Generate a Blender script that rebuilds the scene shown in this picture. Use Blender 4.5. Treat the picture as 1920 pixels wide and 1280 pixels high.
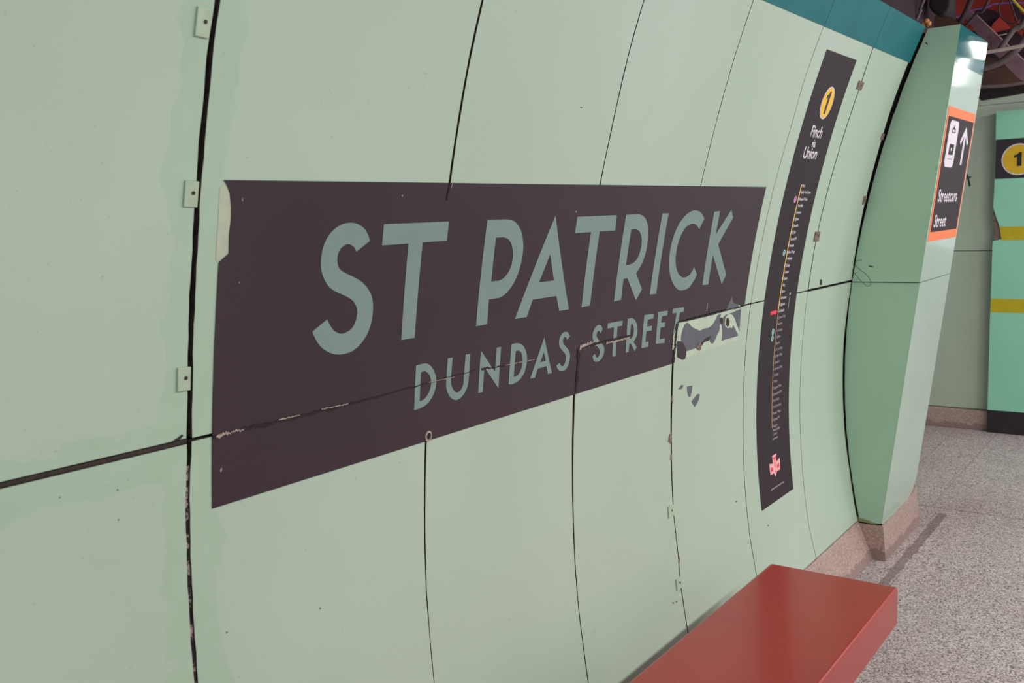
import bpy, bmesh, math, random
from mathutils import Vector, Matrix
random.seed(7)
C = bpy.context.scene.collection
for o in list(bpy.data.objects): bpy.data.objects.remove(o)

# ------------------------------------------------------------------ camera
U = 1.3                     # metres per survey unit
FL = -1.24                  # floor in survey units (camera at 0)
ROT = ((0.5849, -0.8104, -0.0346), (-0.1238, -0.047, -0.9912), (0.8016, 0.584, -0.1279))
FPX = 1804.79
def wp(x, y, z): return Vector((x*U, y*U, (z-FL)*U))
cam = bpy.data.cameras.new('camera'); cam.sensor_width = 36; cam.lens = FPX/1920*36
cam.clip_start = .05; cam.clip_end = 60
cam.dof.use_dof = True; cam.dof.focus_distance = 2.6; cam.dof.aperture_fstop = 8.0
co_ = bpy.data.objects.new('camera', cam); C.objects.link(co_)
r_, d_, f_ = (Vector(v).normalized() for v in ROT)
d_ = f_.cross(r_).normalized(); r_ = d_.cross(f_).normalized()
m = Matrix(((r_.x, -d_.x, -f_.x), (r_.y, -d_.y, -f_.y), (r_.z, -d_.z, -f_.z))).to_4x4()
m.translation = wp(0, 0, 0); co_.matrix_world = m
bpy.context.scene.camera = co_

# ------------------------------------------------------------------ light
sc = bpy.context.scene
w = bpy.data.worlds.new('station_air'); sc.world = w; w.use_nodes = True
w.node_tree.nodes['Background'].inputs[0].default_value = (.92, .95, 1, 1)
w.node_tree.nodes['Background'].inputs[1].default_value = .52
sc.view_settings.view_transform = 'Standard'; sc.view_settings.look = 'None'
sc.view_settings.exposure = 0.24; sc.view_settings.gamma = 1
def lamp(name, x, y, z, sx, sy, power, rx=0, rz=0, col=(1, .985, .955)):
    l = bpy.data.lights.new(name, 'AREA'); l.shape = 'RECTANGLE'; l.size = sx; l.size_y = sy
    l.energy = power; l.color = col
    o = bpy.data.objects.new(name, l); C.objects.link(o); o.location = wp(x, y, z); o.rotation_euler = (rx, 0, rz)
    return o
# rows of ceiling fluorescent tubes running along the platform
for x, e in ((-1.6, 12), (0.0, 25), (1.6, 38), (3.2, 46), (4.8, 42), (6.4, 26)):
    lamp('fluorescent_light', x, -1.25, .98, 1.5, .16, e, rx=math.radians(24))
# unseen lamps beyond the cross passage, placed and angled for reflections on the pillar head
lamp('fluorescent_light', 8.85, -.40, .95, 1.9, .12, 9, rz=math.radians(-9))
lamp('fluorescent_light', 12.1, -1.24, .95, 6.2, .06, 12, rz=math.radians(-12.8))
lamp('fluorescent_light', 4.75, .35, .90, .9, .12, 4)

# ------------------------------------------------------------------ survey helpers
CO = (-2.43988086e-02, -3.90831775e-02, 5.15045932e-03, -1.74338765e-01, -2.29780284e-01, 9.52819808e-01)
def fz(z):
    if z > .62: return fz(.62) + (z-.62)*dfz(.62) - .45*(z-.62)**2
    if z < -1.12: return fz(-1.12) + (z+1.12)*dfz(-1.12)
    v = 0
    for c in CO: v = v*z + c
    return v
def dfz(z):
    z = max(-1.12, min(.62, z)); n = len(CO)-1
    return sum((n-i)*c*z**(n-i-1) for i, c in enumerate(CO[:-1]))
def ray(px, py):
    a, b = px-960, py-640
    return Vector([a*ROT[0][k] + b*ROT[1][k] + FPX*ROT[2][k] for k in range(3)])
def on_wall(px, py):
    d = ray(px, py); t = 1/d.y
    for _ in range(40):
        e = d.y*t - fz(d.z*t); h = t*1e-5
        de = (d.y*(t+h) - fz(d.z*(t+h)) - e)/h; t -= e/de
    return (d.x*t, d.z*t)
def on_x(px, py, X): d = ray(px, py); return d*(X/d.x)
def on_z(px, py, Z): d = ray(px, py); return d*(Z/d.z)
FA, FB = -0.1306, 0.7425          # pillar face leans: y = FA*z + FB
def on_face(px, py):
    d = ray(px, py); q = d*(FB/(d.y-FA*d.z)); return (q.x, q.z)
XB = 5.68                          # far wall plane
def on_back(px, py): q = on_x(px, py, XB); return (-q.y, q.z)
# surface maps: (u, v, height off the surface in metres) -> world
def m_wall(u, v, h):
    s = dfz(v); n = Vector((0, -1, s)).normalized()
    return wp(u, fz(v), v) + n*h
def m_face(u, v, h):
    n = Vector((0, -1, FA)).normalized()
    return wp(u, FA*v+FB, v) + n*h
def m_back(u, v, h): return wp(XB, -u, v) + Vector((-h, 0, 0))
def m_side(u, v, h): return wp(XP0, -u, v) + Vector((-h, 0, 0))
XP0, XP1 = 3.372, 3.826

# ------------------------------------------------------------------ mesh helpers
def link(name, me, mats, parent=None, smooth=None):
    ob = bpy.data.objects.new(name, me); C.objects.link(ob)
    for mt in (mats if isinstance(mats, (list, tuple)) else [mats]): me.materials.append(mt)
    if parent is not None: ob.parent = parent
    if smooth is not None:
        for p in me.polygons: p.use_smooth = smooth
    return ob
def finish(bm, name, mats, parent=None, smooth=None):
    me = bpy.data.meshes.new(name); bm.to_mesh(me); bm.free()
    return link(name, me, mats, parent, smooth)
def tag(o, label=None, cat=None, group=None, kind=None):
    if label: o['label'] = label
    if cat: o['category'] = cat
    if group: o['group'] = group
    if kind: o['kind'] = kind
    return o
def empty(name, loc=(0, 0, 0)):
    o = bpy.data.objects.new(name, None); C.objects.link(o); o.location = loc; o.empty_display_size = .1
    return o
def sheet(name, loops, mp, off, th, mats, parent=None, step=.03, side_mat=0, stepu=None, bmin=None):
    """flat outlines (first outer, rest holes or more islands) laid on a surface as a thin solid"""
    bm = bmesh.new() if bmin is None else bmin
    if bmin is None:
        for lp in loops:
            vs = [bm.verts.new((p[0], p[1], 0)) for p in lp]
            for i in range(len(vs)): bm.edges.new((vs[i], vs[(i+1) % len(vs)]))
        bmesh.ops.triangle_fill(bm, use_beauty=True, use_dissolve=False, edges=bm.edges[:])
    for ax, st in ((1, step), (0, stepu)):
        if not st: continue
        lo = min(v.co[ax] for v in bm.verts); hi = max(v.co[ax] for v in bm.verts)
        k = math.ceil(lo/st + 1e-6)
        while k*st < hi-1e-6:
            pc = [0, 0, 0]; pc[ax] = k*st; pn = [0, 0, 0]; pn[ax] = 1
            bmesh.ops.bisect_plane(bm, geom=bm.verts[:]+bm.edges[:]+bm.faces[:], plane_co=pc, plane_no=pn, dist=1e-7)
            k += 1
    for f in bm.faces:
        if f.normal.z < 0: f.normal_flip()
    top = bm.faces[:]
    r = bmesh.ops.extrude_face_region(bm, geom=top)
    tv = {g for g in r['geom'] if isinstance(g, bmesh.types.BMVert)}
    tf = {g for g in r['geom'] if isinstance(g, bmesh.types.BMFace)}
    for f in bm.faces:
        if f not in tf: f.material_index = side_mat
    for v in bm.verts: v.co.z = off+th if v in tv else off
    for v in bm.verts: v.co = mp(v.co.x, v.co.y, v.co.z)
    bmesh.ops.recalc_face_normals(bm, faces=bm.faces[:])
    return finish(bm, name, mats, parent)
def box(bm, a, b):
    """axis box between two corners in survey units"""
    p0, p1 = wp(*a), wp(*b)
    vs = [bm.verts.new((x, y, z)) for x in (p0.x, p1.x) for y in (p0.y, p1.y) for z in (p0.z, p1.z)]
    for q in ((0, 1, 3, 2), (4, 6, 7, 5), (0, 4, 5, 1), (2, 3, 7, 6), (0, 2, 6, 4), (1, 5, 7, 3)): bm.faces.new([vs[i] for i in q])
    bmesh.ops.recalc_face_normals(bm, faces=bm.faces[:])
def prism(name, ring0, ring1, mats, parent=None, smooth=None):
    """solid between two matching rings of world points"""
    bm = bmesh.new(); n = len(ring0)
    a = [bm.verts.new(p) for p in ring0]; b = [bm.verts.new(p) for p in ring1]
    bm.faces.new(a); bm.faces.new(b[::-1])
    for i in range(n): bm.faces.new((a[i], b[i], b[(i+1) % n], a[(i+1) % n]))
    bmesh.ops.recalc_face_normals(bm, faces=bm.faces[:])
    return finish(bm, name, mats, parent, smooth)
def bevel(o, wd, seg=2):
    b = o.modifiers.new('bevel', 'BEVEL'); b.width = wd; b.segments = seg; b.limit_method = 'ANGLE'; b.angle_limit = math.radians(40)
def tube(name, pts, r, mat, parent=None, sides=12, sub=6):
    """smooth tube along world points (Catmull-Rom)"""
    P = [Vector(p) for p in pts]; Q = []
    if len(P) > 2:
        E = [P[0]*2-P[1]] + P + [P[-1]*2-P[-2]]
        for i in range(1, len(E)-2):
            for k in range(sub):
                t = k/sub; a, b, c, d = E[i-1:i+3]
                Q.append(.5*((2*b)+(c-a)*t+(2*a-5*b+4*c-d)*t*t+(3*b-a-3*c+d)*t**3))
        Q.append(P[-1])
    else: Q = P
    bm = bmesh.new(); rings = []; up = Vector((.13, .2, 1)).normalized()
    for i, q in enumerate(Q):
        t = (Q[min(i+1, len(Q)-1)]-Q[max(i-1, 0)]).normalized()
        if abs(t.dot(up)) > .97: up = Vector((1, .1, .05)).normalized()
        s = t.cross(up).normalized(); n = s.cross(t)
        rings.append([bm.verts.new(q + (s*math.cos(2*math.pi*k/sides) + n*math.sin(2*math.pi*k/sides))*r) for k in range(sides)])
    for a, b in zip(rings, rings[1:]):
        for k in range(sides): bm.faces.new((a[k], a[(k+1) % sides], b[(k+1) % sides], b[k]))
    bm.faces.new(rings[0][::-1]); bm.faces.new(rings[-1])
    bmesh.ops.recalc_face_normals(bm, faces=bm.faces[:])
    return finish(bm, name, mat, parent, True)
def text_bm(s, height, bold=0.0, align='CENTER', cx=0, cy=0, sx=1.0, space=1.0):
    """flat lettering as a bmesh in surface coordinates, cap height given"""
    cu = bpy.data.curves.new('t', 'FONT'); cu.body = s; cu.size = 1; cu.align_x = align; cu.offset = bold; cu.resolution_u = 3
    cu.space_character = space
    ob = bpy.data.objects.new('t', cu); C.objects.link(ob)
    dg = bpy.context.evaluated_depsgraph_get(); me = bpy.data.meshes.new_from_object(ob.evaluated_get(dg))
    bm = bmesh.new(); bm.from_mesh(me)
    k = height/.73
    for v in bm.verts: v.co = Vector((cx+v.co.x*k*sx, cy+v.co.y*k, 0))
    bmesh.ops.remove_doubles(bm, verts=bm.verts[:], dist=1e-7)
    bpy.data.objects.remove(ob); bpy.data.curves.remove(cu); bpy.data.meshes.remove(me)
    return bm
def circle(cx, cy, r, n=40, ry=None): return [(cx+r*math.cos(2*math.pi*k/n), cy+(ry or r)*math.sin(2*math.pi*k/n)) for k in range(n)]
def rect(x0, y0, x1, y1): return [(x0, y0), (x1, y0), (x1, y1), (x0, y1)]

# ------------------------------------------------------------------ materials
def srgb(r, g, b):
    f = lambda c: (c/255/12.92) if c/255 <= .04045 else ((c/255+.055)/1.055)**2.4
    return (f(r), f(g), f(b), 1)
class NT:
    def __init__(s, name):
        s.m = bpy.data.materials.new(name); s.m.use_nodes = True; s.t = s.m.node_tree; s.b = s.t.nodes['Principled BSDF']
        s.geo = s.t.nodes.new('ShaderNodeTexCoord').outputs['Object']
    def n(s, kind, **kw):
        x = s.t.nodes.new(kind)
        for k, v in kw.items():
            if k.startswith('i_'):
                key = k[2:]; key = int(key) if key.isdigit() else key
                inp = x.inputs[key]
                if hasattr(v, 'is_linked') or hasattr(v, 'links'): s.t.links.new(v, inp)
                else: inp.default_value = v
            else: setattr(x, k, v)
        return x
    def noise(s, scale, detail=4, rough=.5, vec=None):
        return s.n('ShaderNodeTexNoise', i_Vector=vec or s.geo, i_Scale=scale, i_Detail=detail, i_Roughness=rough).outputs['Fac']
    def ramp(s, fac, stops):
        r = s.n('ShaderNodeValToRGB', i_Fac=fac); e = r.color_ramp.elements
        e[0].position, e[0].color = stops[0]; e[1].position, e[1].color = stops[-1]
        for p, c in stops[1:-1]: q = e.new(p); q.color = c
        return r.outputs['Color']
    def mix(s, fac, a, b):
        x = s.t.nodes.new('ShaderNodeMix'); x.data_type = 'RGBA'
        for inp, v in ((x.inputs[0], fac), (x.inputs[6], a), (x.inputs[7], b)):
            if hasattr(v, 'links'): s.t.links.new(v, inp)
            else: inp.default_value = v
        return x.outputs[2]
    def math(s, op, a, b=0.0, clamp=False):
        x = s.t.nodes.new('ShaderNodeMath'); x.operation = op; x.use_clamp = clamp
        for inp, v in ((x.inputs[0], a), (x.inputs[1], b)):
            if hasattr(v, 'links'): s.t.links.new(v, inp)
            else: inp.default_value = v
        return x.outputs[0]
    def out(s, col, rough=.5, bump=None, bs=.1, bd=.01, spec=None, coat=0, metal=0):
        def put(i, v):
            if hasattr(v, 'links'): s.t.links.new(v, s.b.inputs[i])
            else: s.b.inputs[i].default_value = v
        put('Base Color', col); put('Roughness', rough); put('Metallic', metal)
        if spec is not None: put('Specular IOR Level', spec)
        if coat: put('Coat Weight', coat); put('Coat Roughness', .08)
        if bump is not None:
            b = s.n('ShaderNodeBump', i_Height=bump, i_Strength=bs, i_Distance=bd); s.t.links.new(b.outputs[0], s.b.inputs['Normal'])
        return s.m
def simple(name, rgb, rough=.5, var=.08, scale=30, spec=.5, metal=0, coat=0):
    t = NT(name); c = srgb(*rgb); lo = tuple(v*(1-var) for v in c[:3])+(1,); hi = tuple(min(1, v*(1+var)) for v in c[:3])+(1,)
    return t.out(t.ramp(t.noise(scale), [(.3, lo), (.7, hi)]), rough, spec=spec, metal=metal, coat=coat)

# enamel panel green, with brushed-on touch-up paint of a deeper green along some seams
def panel_material(touch=True):
    t = NT('enamel_green' if touch else 'enamel_green_plain')
    base = t.ramp(t.noise(1.6, 5), [(.3, srgb(173, 191, 171)), (.7, srgb(181, 198, 181))])
    base = t.mix(t.math('MULTIPLY', t.math('GREATER_THAN', t.noise(140, 2), .74), .35), base, srgb(120, 125, 105))
    if touch:
        sep = t.n('ShaderNodeSeparateXYZ', i_0=t.geo); X, Z = sep.outputs[0], sep.outputs[2]
        wob = t.math('MULTIPLY', t.math('SUBTRACT', t.noise(7, 5, .6), .5), .13)
        dx = t.math('ADD', t.math('ABSOLUTE', t.math('SUBTRACT', X, .700*U)), wob)
        m1 = t.math('LESS_THAN', dx, .052)
        # along the horizontal joint left of the second column
        dz = t.math('ADD', t.math('ABSOLUTE', t.math('SUBTRACT', Z, (-.268-FL)*U)), wob)
        m2 = t.math('MULTIPLY', t.math('LESS_THAN', dz, .045), t.math('LESS_THAN', X, .76*U))
        mk = t.math('MAXIMUM', m1, m2)
        base = t.mix(t.math('MULTIPLY', mk, .40), base, t.ramp(t.noise(18, 4), [(.3, srgb(152, 184, 154)), (.75, srgb(164, 194, 166))]))
        # brownish scuffs low on the wall
        sc_ = t.math('MULTIPLY', t.math('GREATER_THAN', t.noise(9, 8, .7), .68), .22)
        base = t.mix(sc_, base, srgb(158, 165, 138))
    return t.out(base, .30, bump=t.noise(3, 2), bs=.06, bd=.01, spec=.45)
M = {}
M['panel'] = panel_material(True)
M['pier'] = panel_material(False); M['pier'].name = 'enamel_green_pier'
t = NT('pier_side_green'); M['pier_side'] = t.out(t.ramp(t.noise(2, 4), [(.3, srgb(156, 192, 164)), (.7, srgb(164, 198, 172))]), .4)  # deeper green than the face: the side's shade put into the colour
t = NT('pier_face_green'); M['pier_face'] = t.out(t.ramp(t.noise(2, 4), [(.3, srgb(172, 194, 176)), (.7, srgb(180, 200, 186))]), .08, bump=t.noise(4, 2), bs=.02)
M['teal'] = simple('teal_band', (16, 104, 110), .5, .10, 6, spec=.25)
M['teal_gloss'] = simple('teal_band_gloss', (34, 108, 112), .05, .06, 6)
M['gap'] = simple('joint_black', (32, 22, 22), .9, .4, 60)
t = NT('old_sealant'); n = t.noise(26, 8, .75)
M['sealant'] = t.out(t.ramp(n, [(.40, srgb(26, 18, 18)), (.50, srgb(52, 38, 38)), (.55, srgb(190, 164, 162)), (.64, srgb(150, 120, 118)), (.67, srgb(60, 44, 44)), (.75, srgb(30, 22, 22))]), .85, bump=n, bs=.5)
M['dark_edge'] = simple('dark_brown_edge', (58, 46, 40), .8, .4, 70)  # edges coloured dark brown so the gaps between panels look dark
M['rust'] = simple('rusty_metal', (118, 98, 90), .8, .35, 90)
M['film'] = None
t = NT('dark_vinyl_film'); M['film'] = t.out(t.ramp(t.noise(1.2, 6), [(.3, srgb(54, 41, 47)), (.7, srgb(63, 48, 54))]), .42, spec=.35)
M['letter'] = simple('grey_green_vinyl', (122, 143, 136), .5, .04, 5)
M['film_grey'] = simple('film_residue_grey', (92, 94, 102), .6, .10, 25)
M['film_base'] = simple('adhesive_beige', (182, 188, 164), .6, .10, 22)
M['tear'] = simple('tear_black', (30, 20, 22), .8, .3, 90)
M['tear_light'] = simple('tear_flake', (160, 142, 134), .7, .5, 120)
M['black'] = simple('sign_black', (46, 35, 41), .6, .04, 8, spec=.3)
M['black2'] = simple('sign_black_far', (44, 38, 44), .5, .04, 8)
M['yellow'] = simple('route_yellow', (246, 190, 60), .45, .03, 8)
M['yellow2'] = simple('route_yellow_far', (214, 172, 36), .45, .05, 8)
M['stripe'] = simple('stripe_yellow', (190, 170, 24), .5, .08, 14)
M['white'] = simple('sign_white', (226, 216, 226), .5, .03, 8)
M['dim'] = simple('sign_grey_text', (168, 152, 164), .5, .03, 8)
M['pinkline'] = simple('badge_pink', (214, 140, 190), .5, .04, 8)
M['tealdot'] = simple('badge_teal', (140, 186, 188), .5, .04, 8)
M['red'] = simple('sign_red', (236, 60, 84), .5, .04, 8)
M['pinkred'] = simple('crest_pink', (246, 176, 180), .5, .04, 8)
M['orange'] = simple('sign_orange', (250, 124, 66), .45, .03, 8)
M['clip'] = simple('clip_green', (172, 188, 164), .5, .1, 40)
M['screw'] = simple('screw_dark', (60, 50, 46), .5, .2, 90, metal=.6)
M['wire'] = simple('thin_wire', (52, 44, 42), .6, .2, 30)
t = NT('red_bench_paint'); n = t.noise(2.2, 6, .6)
col = t.ramp(n, [(.3, srgb(150, 42, 36)), (.52, srgb(162, 44, 36)), (.75, srgb(152, 56, 40))])
chip = t.math('GREATER_THAN', t.noise(75, 2), .775)
M['bench'] = t.out(t.mix(chip, col, srgb(84, 34, 34)), .30, bump=t.noise(40, 3), bs=.04, bd=.004, spec=.5, coat=.12)
t = NT('terrazzo'); v = t.n('ShaderNodeTexVoronoi', i_Vector=t.geo, i_Scale=190.0).outputs['Color']
sv = t.n('ShaderNodeSeparateColor', i_0=v).outputs[0]
base = t.ramp(sv, [(0, srgb(92, 84, 88)), (.12, srgb(132, 122, 122)), (.4, srgb(180, 168, 160)), (.7, srgb(196, 184, 174)), (1, srgb(228, 216, 206))])
tint = t.ramp(t.noise(1.4, 6, .6), [(.35, srgb(226, 216, 226)), (.65, srgb(246, 246, 255))])
mul = t.t.nodes.new('ShaderNodeMix'); mul.data_type = 'RGBA'; mul.blend_type = 'MULTIPLY'; mul.inputs[0].default_value = 1
t.t.links.new(base, mul.inputs[6]); t.t.links.new(tint, mul.inputs[7]); base = mul.outputs[2]
sep = t.n('ShaderNodeSeparateXYZ', i_0=t.geo); X, Y = sep.outputs[0], sep.outputs[1]
def near(c, at, wd): return t.math('LESS_THAN', t.math('ABSOLUTE', t.math('SUBTRACT', c, at)), wd)
lines = near(X, 4.10*U, .005)
for a, ex in ((.885, 4.1), (1.09, 4.1)):
    lines = t.math('MAXIMUM', lines, t.math('MULTIPLY', near(Y, a*U, .004), t.math('MULTIPLY', t.math('GREATER_THAN', X, ex*U), .5)))
lines = t.math('MAXIMUM', lines, t.math('MULTIPLY', near(Y, .80*U, .003), t.math('LESS_THAN', X, 3.25*U)))
base = t.mix(t.math('MULTIPLY', lines, .6), base, srgb(92, 80, 78))
wob = t.math('MULTIPLY', t.math('SUBTRACT', t.noise(12, 5, .6), .5), .05)
grime = t.math('MULTIPLY', near(t.math('ADD', Y, wob), .822*U, .022), t.math('MULTIPLY', t.math('GREATER_THAN', X, 2.9*U), t.math('LESS_THAN', X, 4.03*U)))
base = t.mix(t.math('MULTIPLY', grime, .62), base, srgb(98, 76, 78))
M['floor'] = t.out(base, .42, spec=.4)
t = NT('pink_terrazzo'); v = t.n('ShaderNodeTexVoronoi', i_Vector=t.geo, i_Scale=240.0).outputs['Color']
sv = t.n('ShaderNodeSeparateColor', i_0=v).outputs[0]
base = t.ramp(sv, [(0, srgb(134, 110, 106)), (.4, srgb(168, 142, 134)), (1, srgb(190, 164, 154))])
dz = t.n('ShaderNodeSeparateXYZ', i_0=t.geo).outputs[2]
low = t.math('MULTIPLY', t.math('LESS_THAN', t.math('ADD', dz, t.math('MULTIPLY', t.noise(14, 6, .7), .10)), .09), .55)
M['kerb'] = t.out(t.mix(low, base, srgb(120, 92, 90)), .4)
t = NT('back_wall_green'); M['back'] = t.out(t.ramp(t.noise(2.5, 5), [(.3, srgb(172, 186, 166)), (.7, srgb(180, 194, 174))]), .5)
t = NT('board_green'); M['board'] = t.out(t.ramp(t.noise(2.5, 5), [(.3, srgb(140, 206, 176)), (.7, srgb(148, 212, 184))]), .5)
M['plinth_black'] = simple('plinth_black', (34, 26, 34), .6, .2, 20)
M['ceil'] = simple('dark_ceiling', (44, 22, 32), .9, .4, 4)
M['ceil_red'] = simple('red_primer', (150, 42, 30), .8, .3, 5)
M['ceil_brown'] = simple('brown_board', (78, 50, 40), .8, .2, 6)
M['concrete'] = simple('pinkish_concrete', (122, 92, 102), .9, .25, 12)
M['pipe'] = simple('grey_pipe', (100, 84, 86), .6, .2, 14)
M['pipe_light'] = simple('pale_conduit', (190, 172, 166), .5, .1, 14)
M['rod'] = simple('dark_rod', (56, 38, 44), .7, .2, 20)
M['cable_blue'] = simple('violet_cable', (110, 96, 170), .5, .1, 20)
M['cable_yellow'] = simple('yellow_cable', (196, 180, 60), .5, .1, 20)
M['foam'] = simple('orange_foam', (220, 150, 90), .9, .2, 60)
M['grime'] = simple('black_mark', (34, 34, 34), .8, .2, 40)

# ------------------------------------------------------------------ joints measured between the panels
SEAM = {
0: [(408,0),(394,98),(385.6,197),(377,279),(372.5,344),(364,500),(358,612),(357,700),(355.5,827),(353.4,881),(351.6,972),(354.8,1062),(360,1176),(368,1280)],
1: [(905,0),(880.3,110),(862.5,211),(843.3,340),(799,816),(797,880),(796.3,930),(796.5,1000),(799.5,1110),(805,1180),(814,1280)],
2: [(1207.6,0),(1184,80),(1164.5,160),(1145,250),(1125,345),(1083,650),(1078,700),(1075,790),(1074,890),(1075,970),(1078,1050),(1086,1150),(1095,1220),(1103,1280)],
3: [(1413,0),(1368,138),(1348,210),(1330,280),(1314,347),(1269,604),(1263,650),(1259,760),(1259,850),(1263,960),(1271,1030),(1277,1100),(1289,1178)],
4: [(1545,48),(1508,150),(1486,230),(1465,300),(1449,360),(1427,460),(1409,560),(1399,640),(1394,740),(1393.5,830),(1397,920),(1405,1000),(1417,1070)],
5: [(1636,92),(1612,165),(1585,245),(1568,300),(1552,356),(1530,450),(1515,545),(1505,640),(1500,730),(1501,820),(1508,920),(1516,985),(1529,1040)],
6: [(1735,52),(1703,118),(1672,200),(1648,280),(1620,390),(1607,460),(1596,540),(1583,640),(1581,720),(1585,810),(1594,880),(1606,960)],
}
TAB = {}
for k, pts in SEAM.items():
    tb = sorted((on_wall(*q)[1], on_wall(*q)[0]) for q in pts); TAB[k] = tb
    mean = sum(x for z, x in tb)/len(tb)
    TAB[k] = [(z, mean + (x-mean)*.9) for z, x in tb]
def seam_x(k, z):
    tb = TAB[k]
    if z <= tb[0][0]: return tb[0][1]
    if z >= tb[-1][0]: return tb[-1][1]
    for (a, xa), (b, xb) in zip(tb, tb[1:]):
        if a <= z <= b: return xa + (xb-xa)*(z-a)/(b-a)
MID = sorted(on_wall(*q) for q in [(0,909),(110,884),(200,863),(290,840),(355.5,825),(395,815),(630,762),(830,710),(1087,648),(1180,628),(1270,604),(1395,572),(1513,545),(1595,527)])
def mid_z(x):
    if x <= MID[0][0]: return MID[0][1]
    if x >= MID[-1][0]: return MID[-1][1]
    for (a, za), (b, zb) in zip(MID, MID[1:]):
        if a <= x <= b: return za + (zb-za)*(x-a)/(b-a)
ZT, ZTB, ZB = .552, .448, -1.105     # wall top, lower edge of the teal band, wall foot
GU = {0: .0078, 1: .0050, 2: .0034, 3: .0030, 4: .0026, 5: .0064, 6: .0110}   # joint widths, upper row
GL = {0: .0062, 1: .0042, 2: .0075, 3: .0095, 4: .0036, 5: .0030, 6: .0110}   # lower row
GM = [.0078, .0045, .004, .004, .004, .0035, .0075]
PT = .014                            # panel thickness (m)
nz = lambda s, a: (math.sin(s*71+a)*.5+math.sin(s*173+a*3)*.3+math.sin(s*391+a*7)*.2)

def gapw(k, row, z):
    if row == 'u': return GU[k]
    g_ = GL[k]
    if k in (1, 2, 3): g_ *= max(.42, 1-.58*max(0, (-.38-z))/.35)
    return g_
wall = empty('wall_left', wp(1.5, fz(0), FL)); tag(wall, 'curved tunnel wall clad in pale green enamel panels with dark joints', kind='structure')
def child_of_wall(o):
    o.parent = wall; o.matrix_parent_inverse = wall.matrix_basis.inverted(); return o
def panel(col, row):
    z0, z1 = (None, ZT) if row == 'u' else (ZB, None)
    N, K = 46, 6
    bm = bmesh.new(); grid = []
    for i in range(N+1):
        r = []
        for j in range(K+1):
            s = j/K
            # horizontal place first from mid height, then exact
            xa = seam_x(col, -.27) if col >= 0 else -2.4
            xb = seam_x(col+1, -.27)
            zm = mid_z(xa+(xb-xa)*s)
            g = GM[col+1]/2
            jit = .0012*nz(xa+(xb-xa)*s, 1.3) if col < 0 else .0004*nz(s, col)
            za, zb = (zm+g+jit, z1) if row == 'u' else (z0, zm-g+jit)
            z = za+(zb-za)*i/N
            j0 = (.0009 if col == 0 else .0003)*nz(z, 2+col); j1 = (.0009 if col == -1 else .0003)*nz(z, 5+col)
            xl = seam_x(col, z)+gapw(col, row, z)/2+j0 if col >= 0 else -2.4
            xr = seam_x(col+1, z)-gapw(col+1, row, z)/2+j1
            r.append(bm.verts.new((xl+(xr-xl)*s, z, 0)))
        grid.append(r)
    for i in range(N):
        for j in range(K): bm.faces.new((grid[i][j], grid[i][j+1], grid[i+1][j+1], grid[i+1][j]))
    # teal painted head of the upper panels is its own sheet; panel below
    r = bmesh.ops.extrude_face_region(bm, geom=bm.faces[:])
    tv = {g for g in r['geom'] if isinstance(g, bmesh.types.BMVert)}; tf = {g for g in r['geom'] if isinstance(g, bmesh.types.BMFace)}
    for f in bm.faces: f.material_index = 0 if f in tf else 1
    for v in bm.verts: v.co.z = 0 if v in tv else -PT
    for v in bm.verts: v.co = m_wall(v.co.x, v.co.y, v.co.z)
    bmesh.ops.recalc_face_normals(bm, faces=bm.faces[:])
    return child_of_wall(finish(bm, 'panel', [M['panel'], M['dark_edge']]))
for c in range(-1, 6):
    for rw in 'ul': panel(c, rw)
# dark space and framing behind the panels
bm = bmesh.new(); rows = []
for i in range(40):
    z = FL + (ZT-FL)*i/39
    rows.append([bm.verts.new(m_wall(x, z, -.030)) for x in (-2.4, XP0)] + [bm.verts.new(m_wall(x, z, -.14)) for x in (XP0, -2.4)])
for a, b in zip(rows, rows[1:]):
    for k in range(4): bm.faces.new((a[k], a[(k+1) % 4], b[(k+1) % 4], b[k]))
bm.faces.new(rows[0][::-1]); bm.faces.new(rows[-1]); bmesh.ops.recalc_face_normals(bm, faces=bm.faces[:])
child_of_wall(finish(bm, 'backing', M['gap']))
# teal head band, one strip per panel
for c in range(-1, 6):
    xl = -2.4 if c < 0 else seam_x(c, .5)+.0012
    xr = seam_x(c+1, .5)-(.0012 if c < 5 else .003)
    o = child_of_wall(sheet('head_band', [rect(xl, ZTB, xr, ZT+.002)], m_wall, .0003, .002, M['teal'])); o['label'] = 'teal band along the head of the wall'
# sealant strips in the two widest joints
def strip(k, z0, z1, wd, name='joint_sealant', off=-.006):
    L, R = [], []
    n = 24
    for i in range(n+1):
        z = z0+(z1-z0)*i/n; x = seam_x(k, z); L.append((x-wd/2, z)); R.append((x+wd/2, z))
    return child_of_wall(sheet(name, [L+R[::-1]], m_wall, off, .002, M['sealant']))
strip(0, ZB, -.29, .0066); strip(2, -.95, -.30, .0075, off=-.010); strip(3, -1.0, -.28, .0075, off=-.010)

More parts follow.
